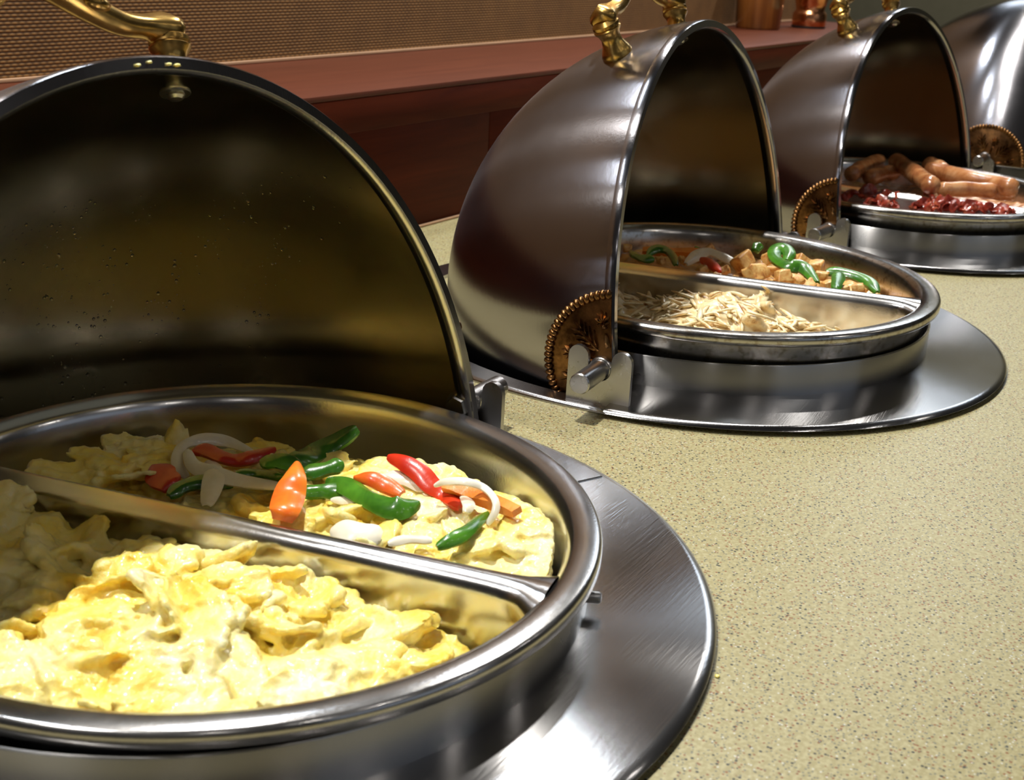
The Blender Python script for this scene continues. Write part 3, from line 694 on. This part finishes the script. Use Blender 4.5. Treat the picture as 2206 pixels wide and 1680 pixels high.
# ------------------------------------------------------------------ food (world coordinates, metres)
STRIPS = [
    ('onion_strip', 'onion', 0.0054, 'wide curled white onion strip at the left end of the vegetables',
     [(0.4725,0.5043,0.0251),(0.4735,0.513,0.0308),(0.4822,0.5195,0.0359),(0.4957,0.5244,0.0347),(0.5048,0.5202,0.0347),(0.5129,0.5111,0.0327),(0.5144,0.4934,0.0306)]),
    ('onion_strip', 'onion', 0.0068, 'long straight white onion strip left of the upright orange pepper',
     [(0.4807,0.5127,0.0373),(0.4732,0.4992,0.0335),(0.4728,0.4827,0.0334),(0.4785,0.4669,0.0315),(0.4851,0.444,0.0325)]),
    ('onion_strip', 'onion', 0.0085, 'short onion strip bending down over the left part of the divider',
     [(0.4836,0.4986,0.0332),(0.4724,0.4826,0.0344),(0.4612,0.4734,0.0309),(0.4486,0.4647,0.0285)]),
    ('red_pepper_strip', 'red', 0.0125, 'broad dark red pepper piece at the far left of the vegetables',
     [(0.4593,0.5181,0.0328),(0.456,0.5057,0.031),(0.4577,0.4972,0.0282)]),
    ('red_pepper_strip', 'red', 0.0061, 'wavy dark red pepper strip lying inside the curled onion',
     [(0.4848,0.512,0.0353),(0.4891,0.5063,0.0366),(0.4913,0.4955,0.0344),(0.4952,0.4883,0.033),(0.5018,0.4814,0.0344),(0.521,0.4813,0.0335)]),
    ('green_pepper_strip', 'green', 0.0095, 'large green pepper strip pointing up at the back',
     [(0.5006,0.4598,0.036),(0.5124,0.4527,0.0378),(0.5332,0.4566,0.0355),(0.544,0.4506,0.0405),(0.5527,0.4446,0.0465)]),
    ('green_pepper_strip', 'green', 0.0067, 'short green pepper strip under the large upward green one',
     [(0.4898,0.4639,0.0402),(0.4949,0.4545,0.0416),(0.5018,0.4433,0.0395)]),
    ('green_pepper_strip', 'green', 0.0072, 'green pepper strip behind the upright orange pepper',
     [(0.4983,0.4403,0.0364),(0.509,0.4324,0.0381),(0.5185,0.4267,0.0396)]),
    ('green_pepper_strip', 'green', 0.0065, 'dark green pepper strip curving beside the divider at left',
     [(0.4478,0.4929,0.0259),(0.456,0.4926,0.0279),(0.4628,0.4887,0.0294),(0.4701,0.4808,0.0297),(0.4781,0.4731,0.0279)]),
    ('green_pepper_strip', 'green', 0.0041, 'thin dark green strip between the onion and the orange pepper',
     [(0.4842,0.4777,0.0314),(0.4932,0.4673,0.0306),(0.4923,0.4485,0.0339)]),
    ('orange_pepper_strip', 'orange', 0.013, 'pointed orange red pepper strip standing upright against the divider',
     [(0.4794,0.4269,0.0532),(0.4669,0.4178,0.0507),(0.4593,0.4143,0.0458),(0.4457,0.4053,0.0446),(0.4418,0.4041,0.0393)]),
    ('green_pepper_strip', 'green', 0.0068, 'straight bright green pepper bar right of the upright orange pepper',
     [(0.4817,0.4264,0.0354),(0.4941,0.4197,0.0329),(0.5009,0.4072,0.034)]),
    ('green_pepper_strip', 'green', 0.0095, 'long bright green pepper strip across the middle of the eggs',
     [(0.5035,0.4257,0.0352),(0.5008,0.4094,0.0365),(0.4954,0.392,0.0365),(0.493,0.3759,0.0366),(0.4967,0.3684,0.0371),(0.5088,0.3662,0.0363)]),
    ('orange_pepper_strip', 'orange', 0.0075, 'orange red pepper strip behind the long green strip',
     [(0.5072,0.4097,0.0396),(0.5084,0.3995,0.0412),(0.5109,0.3898,0.0394),(0.5095,0.3785,0.0381)]),
    ('red_pepper_strip', 'red', 0.0084, 'long red pepper strip leaning on the back wall of the pan',
     [(0.5353,0.4075,0.0438),(0.5334,0.3941,0.0435),(0.5329,0.3832,0.0407),(0.5317,0.3747,0.0366),(0.5319,0.3642,0.0328),(0.5241,0.3492,0.0335)]),
    ('onion_strip', 'onion', 0.0074, 'white onion piece between the two red pepper strips',
     [(0.5255,0.402,0.0366),(0.5303,0.3896,0.0361),(0.5315,0.3746,0.0347)]),
    ('onion_strip', 'onion', 0.0033, 'thin white onion ring hooped over the carrot stick',
     [(0.522,0.3657,0.0418),(0.524,0.3592,0.0454),(0.5256,0.3472,0.0482),(0.5309,0.3388,0.0451),(0.5227,0.3264,0.0445),(0.5178,0.3227,0.0404),(0.513,0.3242,0.0341)]),
    ('carrot_stick', 'carrot', 0.0067, 'orange carrot stick near the right wall of the pan',
     [(0.5327,0.366,0.0382),(0.5337,0.3454,0.0372),(0.5218,0.3116,0.0421)]),
    ('onion_strip', 'onion', 0.005, 'small onion tip in front of the carrot stick',
     [(0.5318,0.353,0.036),(0.5204,0.3414,0.0382),(0.5149,0.3393,0.036)]),
    ('green_pepper_strip', 'green', 0.0056, 'dark green pepper strip near the divider below the onion ring',
     [(0.4732,0.3286,0.0356),(0.4817,0.3243,0.038),(0.495,0.324,0.0381),(0.5223,0.3304,0.0356)]),
    ('onion_strip', 'onion', 0.0101, 'flat white onion piece at the foot of the divider',
     [(0.456,0.3836,0.0345),(0.4589,0.3701,0.0375),(0.4651,0.3575,0.0353)]),
    ('onion_strip', 'onion', 0.0036, 'slim onion sliver right of the flat onion piece',
     [(0.4592,0.3488,0.0367),(0.4678,0.3428,0.0377),(0.4748,0.3327,0.0373)]),
    ('onion_strip', 'onion', 0.0033, 'white onion sliver under the green pepper bar',
     [(0.4927,0.4143,0.0299),(0.4949,0.397,0.0324)]),
    ('green_pepper_strip', 'green', 0.0061, 'green pepper strip beside the dome edge in the potato pan',
     [(1.0618,0.5254,0.05),(1.0485,0.5082,0.05),(1.0522,0.495,0.049)]),
    ('green_pepper_strip', 'green', 0.0062, 'dark green pepper arch among the shaded potatoes',
     [(1.0552,0.5038,0.05),(1.0629,0.5037,0.054),(1.0705,0.4999,0.056),(1.073,0.4927,0.055),(1.0667,0.4831,0.052),(1.0527,0.4726,0.048)]),
    ('carrot_stick', 'carrot', 0.0059, 'orange carrot stick behind the dark green arch',
     [(1.0775,0.5204,0.049),(1.0887,0.4983,0.049),(1.1109,0.4754,0.049)]),
    ('onion_strip', 'onion', 0.0085, 'white onion strip arching in the potato pan',
     [(1.0568,0.4645,0.05),(1.0851,0.466,0.053),(1.0968,0.4605,0.055),(1.0977,0.4478,0.053),(1.0965,0.4337,0.049)]),
    ('red_pepper_strip', 'red', 0.0069, 'short red pepper strip on the diced potatoes',
     [(1.0695,0.4561,0.054),(1.0643,0.4448,0.053),(1.0478,0.4272,0.051)]),
    ('green_pepper_strip', 'green', 0.0074, 'small green pepper tip behind the big potato chunks',
     [(1.1414,0.4319,0.052),(1.1538,0.4325,0.058)]),
    ('green_pepper_strip', 'green', 0.0105, 'curled green pepper strip looping over the fried potatoes',
     [(1.1051,0.3863,0.058),(1.121,0.3905,0.061),(1.1295,0.3986,0.063),(1.123,0.4033,0.062),(1.1095,0.4006,0.06),(1.098,0.3913,0.058),(1.0894,0.3781,0.058),(1.0947,0.3685,0.057),(1.0875,0.3585,0.055),(1.0704,0.3442,0.052)]),
    ('green_pepper_strip', 'green', 0.0086, 'green pepper strip bending towards the right pan wall',
     [(1.0985,0.3461,0.056),(1.1032,0.3357,0.057),(1.1031,0.3201,0.056),(1.0953,0.3046,0.054),(1.0796,0.2926,0.051)]),
    ('green_pepper_strip', 'green', 0.0085, 'green pepper strip hanging down toward the divider',
     [(1.097,0.332,0.058),(1.0764,0.3277,0.056),(1.0513,0.3206,0.054)]),
    ('green_pepper_strip', 'green', 0.0055, 'green pepper speck behind the onion arch',
     [(1.1188,0.4842,0.047),(1.1228,0.4814,0.05)]),
]
POTATO = [
    (1.0847, 0.5402, 0.0480, 0.0068),
    (1.0564, 0.4899, 0.0500, 0.0053),
    (1.1357, 0.4772, 0.0480, 0.0069),
    (1.0505, 0.4466, 0.0500, 0.0060),
    (1.0666, 0.4297, 0.0500, 0.0069),
    (1.0886, 0.4223, 0.0560, 0.0127),
    (1.0589, 0.3974, 0.0560, 0.0128),
    (1.1146, 0.4080, 0.0560, 0.0089),
    (1.0713, 0.3764, 0.0540, 0.0094),
    (1.1310, 0.3808, 0.0560, 0.0108),
    (1.1154, 0.3621, 0.0560, 0.0097),
    (1.0934, 0.3483, 0.0540, 0.0069),
    (1.0543, 0.3456, 0.0520, 0.0084),
    (1.0734, 0.3342, 0.0520, 0.0076),
    (1.0741, 0.3208, 0.0510, 0.0063),
    (1.0814, 0.3099, 0.0520, 0.0072),
    (1.0414, 0.4267, 0.0480, 0.0055),
    (1.0435, 0.4105, 0.0480, 0.0059),
    (1.0773, 0.3637, 0.0500, 0.0069),
    (1.0838, 0.4811, 0.0470, 0.0054),
    (1.0567, 0.5092, 0.0470, 0.0053),
    (1.0610, 0.3834, 0.0470, 0.0064),
]
SAUSAGE = [
    (0.0086, 'browned sausage pointing down to the right at the middle of the pile', [(1.7264, 0.4712, 0.066), (1.6506, 0.4259, 0.066), (1.5648, 0.3769, 0.066)]),
    (0.0091, 'long pale sausage at the top right of the sausage pile', [(1.7118, 0.4266, 0.062), (1.7026, 0.3952, 0.062), (1.681, 0.3632, 0.062), (1.6724, 0.3296, 0.062), (1.6545, 0.2978, 0.062)]),
    (0.0074, 'glossy sausage along the divider beside the bacon', [(1.6089, 0.3814, 0.056), (1.6402, 0.3523, 0.056), (1.657, 0.3206, 0.056)]),
    (0.0080, 'dark sausage in the shade beside the dome edge', [(1.5905, 0.4873, 0.062), (1.6629, 0.4924, 0.062), (1.7351, 0.4935, 0.062)]),
    (0.0081, 'dark brown sausage under the shaded pile', [(1.6163, 0.4729, 0.056), (1.6606, 0.4672, 0.056), (1.6982, 0.46, 0.056)]),
    (0.0086, 'short sausage end behind the pale long sausage', [(1.7442, 0.4333, 0.064), (1.7305, 0.4179, 0.064), (1.7029, 0.398, 0.064)]),
    (0.0069, 'sausage at the right end of the pile, lowest of all', [(1.6626, 0.3427, 0.052), (1.6684, 0.3213, 0.052), (1.6741, 0.3001, 0.052)]),
]
BACON = [
    (0.0100, 'dark red bacon strip beside the dome edge', [(1.5099, 0.4688, 0.051), (1.5289, 0.4548, 0.051), (1.5536, 0.4395, 0.051), (1.5628, 0.4192, 0.051)]),
    (0.0080, 'crumpled bacon piece at the front left of the tray', [(1.4722, 0.4298, 0.051), (1.4939, 0.4238, 0.051), (1.4853, 0.41, 0.051), (1.4896, 0.3987, 0.051)]),
    (0.0091, 'dark red curled bacon standing against the divider', [(1.5932, 0.3906, 0.051), (1.5622, 0.3738, 0.051), (1.5363, 0.3613, 0.051), (1.5592, 0.3542, 0.051)]),
    (0.0069, 'small browned bacon scrap in the middle front', [(1.4959, 0.3819, 0.051), (1.5147, 0.3746, 0.051), (1.5091, 0.3585, 0.051)]),
    (0.0092, 'pink fatty bacon piece left of the red bacon curl', [(1.5109, 0.3568, 0.051), (1.5513, 0.3543, 0.051), (1.5362, 0.3396, 0.051)]),
    (0.0100, 'reddish bacon curl near the right of the pile', [(1.552, 0.3463, 0.051), (1.5451, 0.331, 0.051), (1.5443, 0.3174, 0.051)]),
    (0.0089, 'purplish bacon strip at the right end of the pile', [(1.5601, 0.3239, 0.051), (1.5599, 0.3024, 0.051), (1.5512, 0.2753, 0.051)]),
]
CAMSIDE = Vector((-0.45, -0.35, 0.80)).normalized()
GROUPS = {'onion_strip': 'onion strips among the food', 'red_pepper_strip': 'red pepper strips among the food', 'orange_pepper_strip': 'orange pepper strips on the eggs', 'green_pepper_strip': 'green pepper strips among the food', 'carrot_stick': 'carrot sticks among the food'}
CATS = {'onion_strip': 'onion', 'red_pepper_strip': 'pepper', 'orange_pepper_strip': 'pepper', 'green_pepper_strip': 'pepper', 'carrot_stick': 'carrot'}
def strip(idx, n, mt, w_, lab, pts):
    path = catmull(pts, max(14, 6 * len(pts))); rnd = random.Random(idx * 7 + 3); ph = rnd.uniform(0, 6)
    roll = rnd.uniform(-0.25, 0.25)
    if n == 'onion_strip': th, arch, ends = 0.0020, 0.14, 0.45
    elif n == 'carrot_stick': th, arch, ends = 0.0062, 0.0, 0.95
    else: th, arch, ends = 0.0036, 0.16, 0.40
    if n == 'orange_pepper_strip': ends = 0.15
    def cs(t):
        e = 4 * t * (1 - t); k = ends + (1 - ends) * min(1, e * 1.5) ** 0.6; k *= 1 + 0.10 * sin(t * 9 + ph)
        if n == 'orange_pepper_strip': k = 0.12 + 0.88 * sin(pi * min(1, 0.04 + t * 0.80)) ** 0.8
        hw_ = w_ * (0.52 if n == 'carrot_stick' else 0.66) * k; h_ = th * (0.6 + 0.4 * min(1, e * 2)); a = arch * w_
        top = [(hw_ * q, h_ * 0.5 * (1 - 0.25 * q * q) - a * q * q) for q in (-1, -0.85, -0.45, 0, 0.45, 0.85, 1)]
        bot = [(hw_ * q * 0.96, -h_ * 0.5 - a * q * q) for q in (0.96, 0.5, 0, -0.5, -0.96)]
        if n == 'carrot_stick':
            top = [(hw_ * q, h_ * 0.5 * (1 + 0.06 * sin(t * 60 + q * 9))) for q in (-1, -0.5, 0, 0.5, 1)]; bot = [(hw_ * q, -h_ * 0.5) for q in (1, 0.5, 0, -0.5, -1)]
        return top + bot
    o = mk(n, *sweep(path, cs, lambda t: CAMSIDE + Vector((0.3 * roll, -0.3 * roll, 0.25 * sin(t * 5 + ph)))), M[mt], angle=55)
    fixn(o); o.data.shade_smooth(); o.data.set_sharp_from_angle(angle=radians(55))
    return tag(o, lab, CATS[n], GROUPS[n])
for k, a in enumerate(STRIPS): strip(k, *a)

# a bit of egg stuck to the back wall of the nearest pan
bb = ico(1, 3); eb = [Vector((p.x * 0.009, p.y * 0.007, p.z * 0.012 + (0.006 * max(0, p.z) ** 3))) * (1 + 0.35 * noise.noise(p * 2.2)) for p in bb[0]]
o = mk('egg_piece', [Vector(v) + Vector((0.5035, 0.5445, 0.0225)) for v in eb], bb[1], M['egg'], angle=180); tag(o, 'golden lump of egg stuck to the back wall of the nearest pan', 'egg')

# hash browns and fried potatoes, second pan
def h_hash(x, y):
    if x < -0.160: return None
    h = -0.010 + 0.007 * sin(x * 42 + 0.6) + 0.004 * sin(y * 55)
    d = -(y + 0.023)
    return h - 0.010 * max(0, 1 - d / 0.03) - 0.016 * max(0, (x - 0.06) / 0.08)
hb = mass('hash_browns', 1, -1, h_hash, 60, (0.008, 0.016), 21, 0.0021, M['hash'], [(70, 0.003), (200, 0.0015)], tl=0.6)
tree = BVHTree.FromPolygons([v.co.copy() for v in hb.data.vertices], [tuple(p.vertices) for p in hb.data.polygons])
rnd = random.Random(77); parts = []; cnt = 0
while cnt < 330:
    x, y = rnd.uniform(-0.16, 0.15), rnd.uniform(-0.165, -0.026)
    if not inside(x, y, -1, PAN[1][4], 0.004) or h_hash(x, y) is None: continue
    hit = tree.ray_cast(Vector((x, y, 0.1)), Vector((0, 0, -1)))
    if hit[0] is None: continue
    cnt += 1; a = rnd.uniform(0, 2 * pi); ln = rnd.uniform(0.012, 0.034); el = rnd.gauss(0, 0.28) if rnd.random() < 0.92 else rnd.uniform(0.5, 0.9)
    d = Vector((cos(a) * cos(el), sin(a) * cos(el), sin(el))); sd = Vector((-sin(a), cos(a), 0)); c = hit[0] + Vector((0, 0, 0.0010))
    pth = catmull([c - d * ln / 2, c + sd * rnd.uniform(-0.006, 0.006) + Vector((0, 0, rnd.uniform(0, 0.002))), c + d * ln / 2], 5); r = rnd.uniform(0.0012, 0.0023)
    vf = sweep(pth, lambda t: [(r * (1 - 0.6 * abs(2 * t - 1) ** 3) * cos(q * pi / 2.5) * 1.3, 0.7 * r * (1 - 0.6 * abs(2 * t - 1) ** 3) * sin(q * pi / 2.5)) for q in range(5)], lambda t: (0.1, 0.1, 1))
    parts.append(([clampin(Vector(v), -1, PAN[1][4], 0.001) for v in vf[0]], vf[1]))
bm = bmesh.new(); bm.from_mesh(hb.data); tmp = bpy.data.meshes.new('t'); tmp.from_pydata([tuple(v) for v in join_vf(parts)[0]], [], join_vf(parts)[1]); bm.from_mesh(tmp); bm.to_mesh(hb.data); bm.free(); bpy.data.meshes.remove(tmp)
hb.data.shade_smooth()
tag(hb, 'pale shredded hash browns in the front half of the second pan', 'hash browns', kind='stuff')
def potato_mesh(seed):
    rnd = random.Random(seed); bm = bmesh.new(); bmesh.ops.create_cube(bm, size=1.6)
    bmesh.ops.bevel(bm, geom=list(bm.edges), offset=0.28, segments=3, affect='EDGES', profile=0.6)
    bmesh.ops.subdivide_edges(bm, edges=list(bm.edges), cuts=1, use_grid_fill=True)
    o3 = Vector((rnd.uniform(0, 40), rnd.uniform(0, 40), 0)); sx_, sy_, sz_ = rnd.uniform(0.85, 1.2), rnd.uniform(0.75, 1.0), rnd.uniform(0.65, 0.9)
    for v in bm.verts:
        p = v.co; q = 1 + 0.34 * noise.noise(p * 0.9 + o3) + 0.12 * noise.noise(p * 3 + o3); v.co = Vector((p.x * sx_ * q, p.y * sy_ * q, p.z * sz_ * q))
    me = bpy.data.meshes.new('fried_potato'); bm.to_mesh(me); bm.free(); me.materials.append(M['potato_cube']); me.shade_smooth(); me.set_sharp_from_angle(angle=radians(60)); return me
PM = [potato_mesh(s) for s in range(5)]
PLABS = ['potato cube hidden at the dome edge', 'small shaded potato cube under the green arch', 'shaded brown potato cube behind the white onion', 'small potato cube left of the red pepper strip', 'small potato cube right of the red pepper strip', 'largest pale golden potato chunk, left of the green curl', 'large golden potato chunk in front of the largest one', 'golden potato chunk just left of the green curl', 'browned potato cube under the green curl', 'golden potato chunk right of the green curl', 'rounded potato chunk farthest back on the right', 'browned potato piece between the two right green strips', 'low potato cube at the divider below the green curl', 'potato cube left of the hanging green strip', 'potato cube right of the hanging green strip', 'potato cube nearest the right pan wall', 'potato scrap below the red pepper strip', 'potato scrap below the white onion end', 'potato cube half covered by the tail of the green curl', 'shaded potato cube right of the dark green arch', 'shaded potato cube under the left green strip', 'low potato cube in front of the large golden chunk']
for k, (x, y, z, r) in enumerate(POTATO):
    rnd = random.Random(k + 50); o = bpy.data.objects.new('fried_potato', PM[k % 5]); COL.objects.link(o)
    o.location = (x, y, z - 0.3 * r); s_ = r * 0.95; o.scale = (s_, s_, s_); o.rotation_euler = (rnd.uniform(-0.6, 0.6), rnd.uniform(-0.6, 0.6), rnd.uniform(0, 6))
    tag(o, 'fried ' + PLABS[k], 'potato', 'fried potatoes in the second pan')
# the rest of the potatoes below them, a seasoned heap
def h_pot(x, y):
    if x < -0.15: return None
    return -0.022 + 0.004 * sin(x * 60) + 0.003 * sin(y * 80)
ph_ = mass('potato_heap', 1, 1, h_pot, 70, (0.009, 0.013), 31, 0.0022, M['potato'], [(70, 0.002), (200, 0.001)], tl=0.4)
tag(ph_, 'lower layer of diced fried potatoes under the loose cubes', 'potatoes', kind='stuff')

# sausages and bacon, third pan
for k, (r, lab, pts) in enumerate(SAUSAGE):
    path = catmull(pts, 28); L_ = (Vector(pts[-1]) - Vector(pts[0])).length
    def cs(t, r=r, L_=L_):
        e = min(t, 1 - t) * L_ / r; k_ = sqrt(max(0.02, 1 - max(0, 1 - e) ** 2)); k_ *= 1 + 0.05 * sin(t * 14 + k)
        return [(r * k_ * cos(q * pi / 8) * 1.3, r * k_ * sin(q * pi / 8) * 1.3) for q in range(16)]
    o = mk('sausage', *sweep(path, cs, lambda t: (0.05, 0.1, 1)), M['sausage'], angle=60); fixn(o); o.data.shade_smooth()
    tag(o, lab, 'sausage', 'sausages in the third pan')
for k, (w_, lab, pts) in enumerate(BACON):
    path = catmull(pts, 36); rnd = random.Random(k + 9); ph = rnd.uniform(0, 6)
    path = [p + Vector((0.002 * sin(i * 0.9 + ph), 0.002 * cos(i * 0.7 + ph), 0.0035 * sin(i * 0.62 + ph))) for i, p in enumerate(path)]
    def cs(t, w_=w_, ph=ph):
        hw_ = w_ * 0.75 * (0.75 + 0.25 * sin(t * 11 + ph)); wv = 0.003 * sin(t * 16 + ph)
        return [(hw_ * q, 0.0012 + wv * q + 0.0016 * sin(q * 4 + t * 9)) for q in (-1, -0.5, 0, 0.5, 1)] + [(hw_ * q, -0.0010 + wv * q + 0.0016 * sin(q * 4 + t * 9)) for q in (1, 0.5, 0, -0.5, -1)]
    o = mk('bacon_strip', *sweep(path, cs, lambda t: CAMSIDE), M['bacon'], angle=60); fixn(o); o.data.shade_smooth()
    tag(o, lab, 'bacon', 'bacon strips in the third pan')
def h_bac(x, y): return -0.026 + 0.003 * sin(x * 70)
bh = mass('bacon_heap', 2, -1, h_bac, 22, (0.008, 0.014), 41, 0.0025, M['bacon'], [(90, 0.002)], tl=0.3)
tag(bh, 'crumpled bacon heap lying low in the front of the third pan', 'bacon', kind='stuff')
def h_sau(x, y):
    if abs(x) > 0.14: return None
    return -0.020 + 0.004 * sin(x * 50)
sh = mass('sausage_heap', 2, 1, h_sau, 26, (0.010, 0.014), 43, 0.0025, M['sausage'], [(40, 0.001)], tl=0.3)
tag(sh, 'lower layer of sausages under the shaded pile', 'sausages', kind='stuff')

# egg crumbs on the dome edge and on the counter
C1, X1_, V1_, W1_ = Vector((0.4282, 0.4413, 0)), None, None, None
cov1 = roots[0][1]
cm = Matrix.Translation((CH[0][0], CH[0][1], 0)) @ Matrix.Rotation(CH[0][2], 4, 'Z') @ Matrix.Translation((0, OY, ZA)) @ Matrix.Rotation(-CH[0][3], 4, 'X')
cb = ico(1, 2)
def crumb(p, s, lab, grp, seed):
    o3 = Vector((seed * 3.1, seed * 1.7, 0)); p = Vector(p)
    o = mk('egg_crumb', [p + Vector((q.x * s * 1.2, q.y * s, q.z * s * 0.6)) * (1 + 0.5 * noise.noise(q * 1.8 + o3)) for q in cb[0]], cb[1], M['egg'], angle=180)
    tag(o, lab, 'crumb', grp)
for k, (u, v, s) in enumerate(((-0.001, 0.2352, 0.0014), (0.0065, 0.2362, 0.0012), (0.0185, 0.2345, 0.0013), (0.0240, 0.2338, 0.0015))):
    crumb(cm @ Vector((u, -0.0010, v)), s, ['egg crumb leftmost on the top edge of the nearest dome', 'egg crumb second from left on the top edge of the nearest dome', 'egg crumb second from right on the top edge of the nearest dome', 'egg crumb rightmost on the top edge of the nearest dome'][k], 'egg crumbs on the dome edge', k + 1)
CRUMBS = [(0.7754, 0.4488, 0.0012, 'yellow egg crumb on the counter nearest the second bracket'), (0.7748, 0.4683, 0.0015, 'yellow egg crumb lying on the counter by the hinge pin'), (0.5030, 0.1840, 0.0012, 'tiny orange crumb on the counter at the edge of the nearest plate')]
for k, (x, y, s, lab) in enumerate(CRUMBS): crumb((x, y, s * 0.45), s, lab, 'crumbs on the counter', k + 9)

# condensation inside the nearest dome
rnd = random.Random(5); parts = []; db = ico(1, 1); k = 0; RI = RD - 0.0026
while k < 620:
    u = rnd.uniform(-0.12, 0.19); v = rnd.uniform(0.02, 0.17)
    if rnd.random() > 0.25 + 0.75 * max(0, min(1, (u + 0.02) / 0.12)): continue
    q = RI * RI - u * u - v * v
    if q < 0.0004: continue
    if noise.noise(Vector((u * 45, v * 9, 1.0))) < -0.05: continue
    k += 1; c = Vector((u, sqrt(q), v)); n_ = -c.normalized(); r = 0.0004 + 0.0010 * rnd.random() ** 3
    t1 = Vector((0, 0, 1)); t1 = (t1 - n_ * t1.dot(n_)).normalized(); t2 = n_.cross(t1)
    parts.append(([c + (t1 * p.x * 1.15 + t2 * p.y) * r + n_ * p.z * r * 0.5 for p in db[0]], db[1]))
V, Fc = join_vf(parts); wd = mk('water_droplets', V, Fc, M['water'], angle=180); wd.matrix_world = cm
tag(wd, 'condensation droplets beaded on the inside of the nearest dome', 'droplets', kind='stuff')
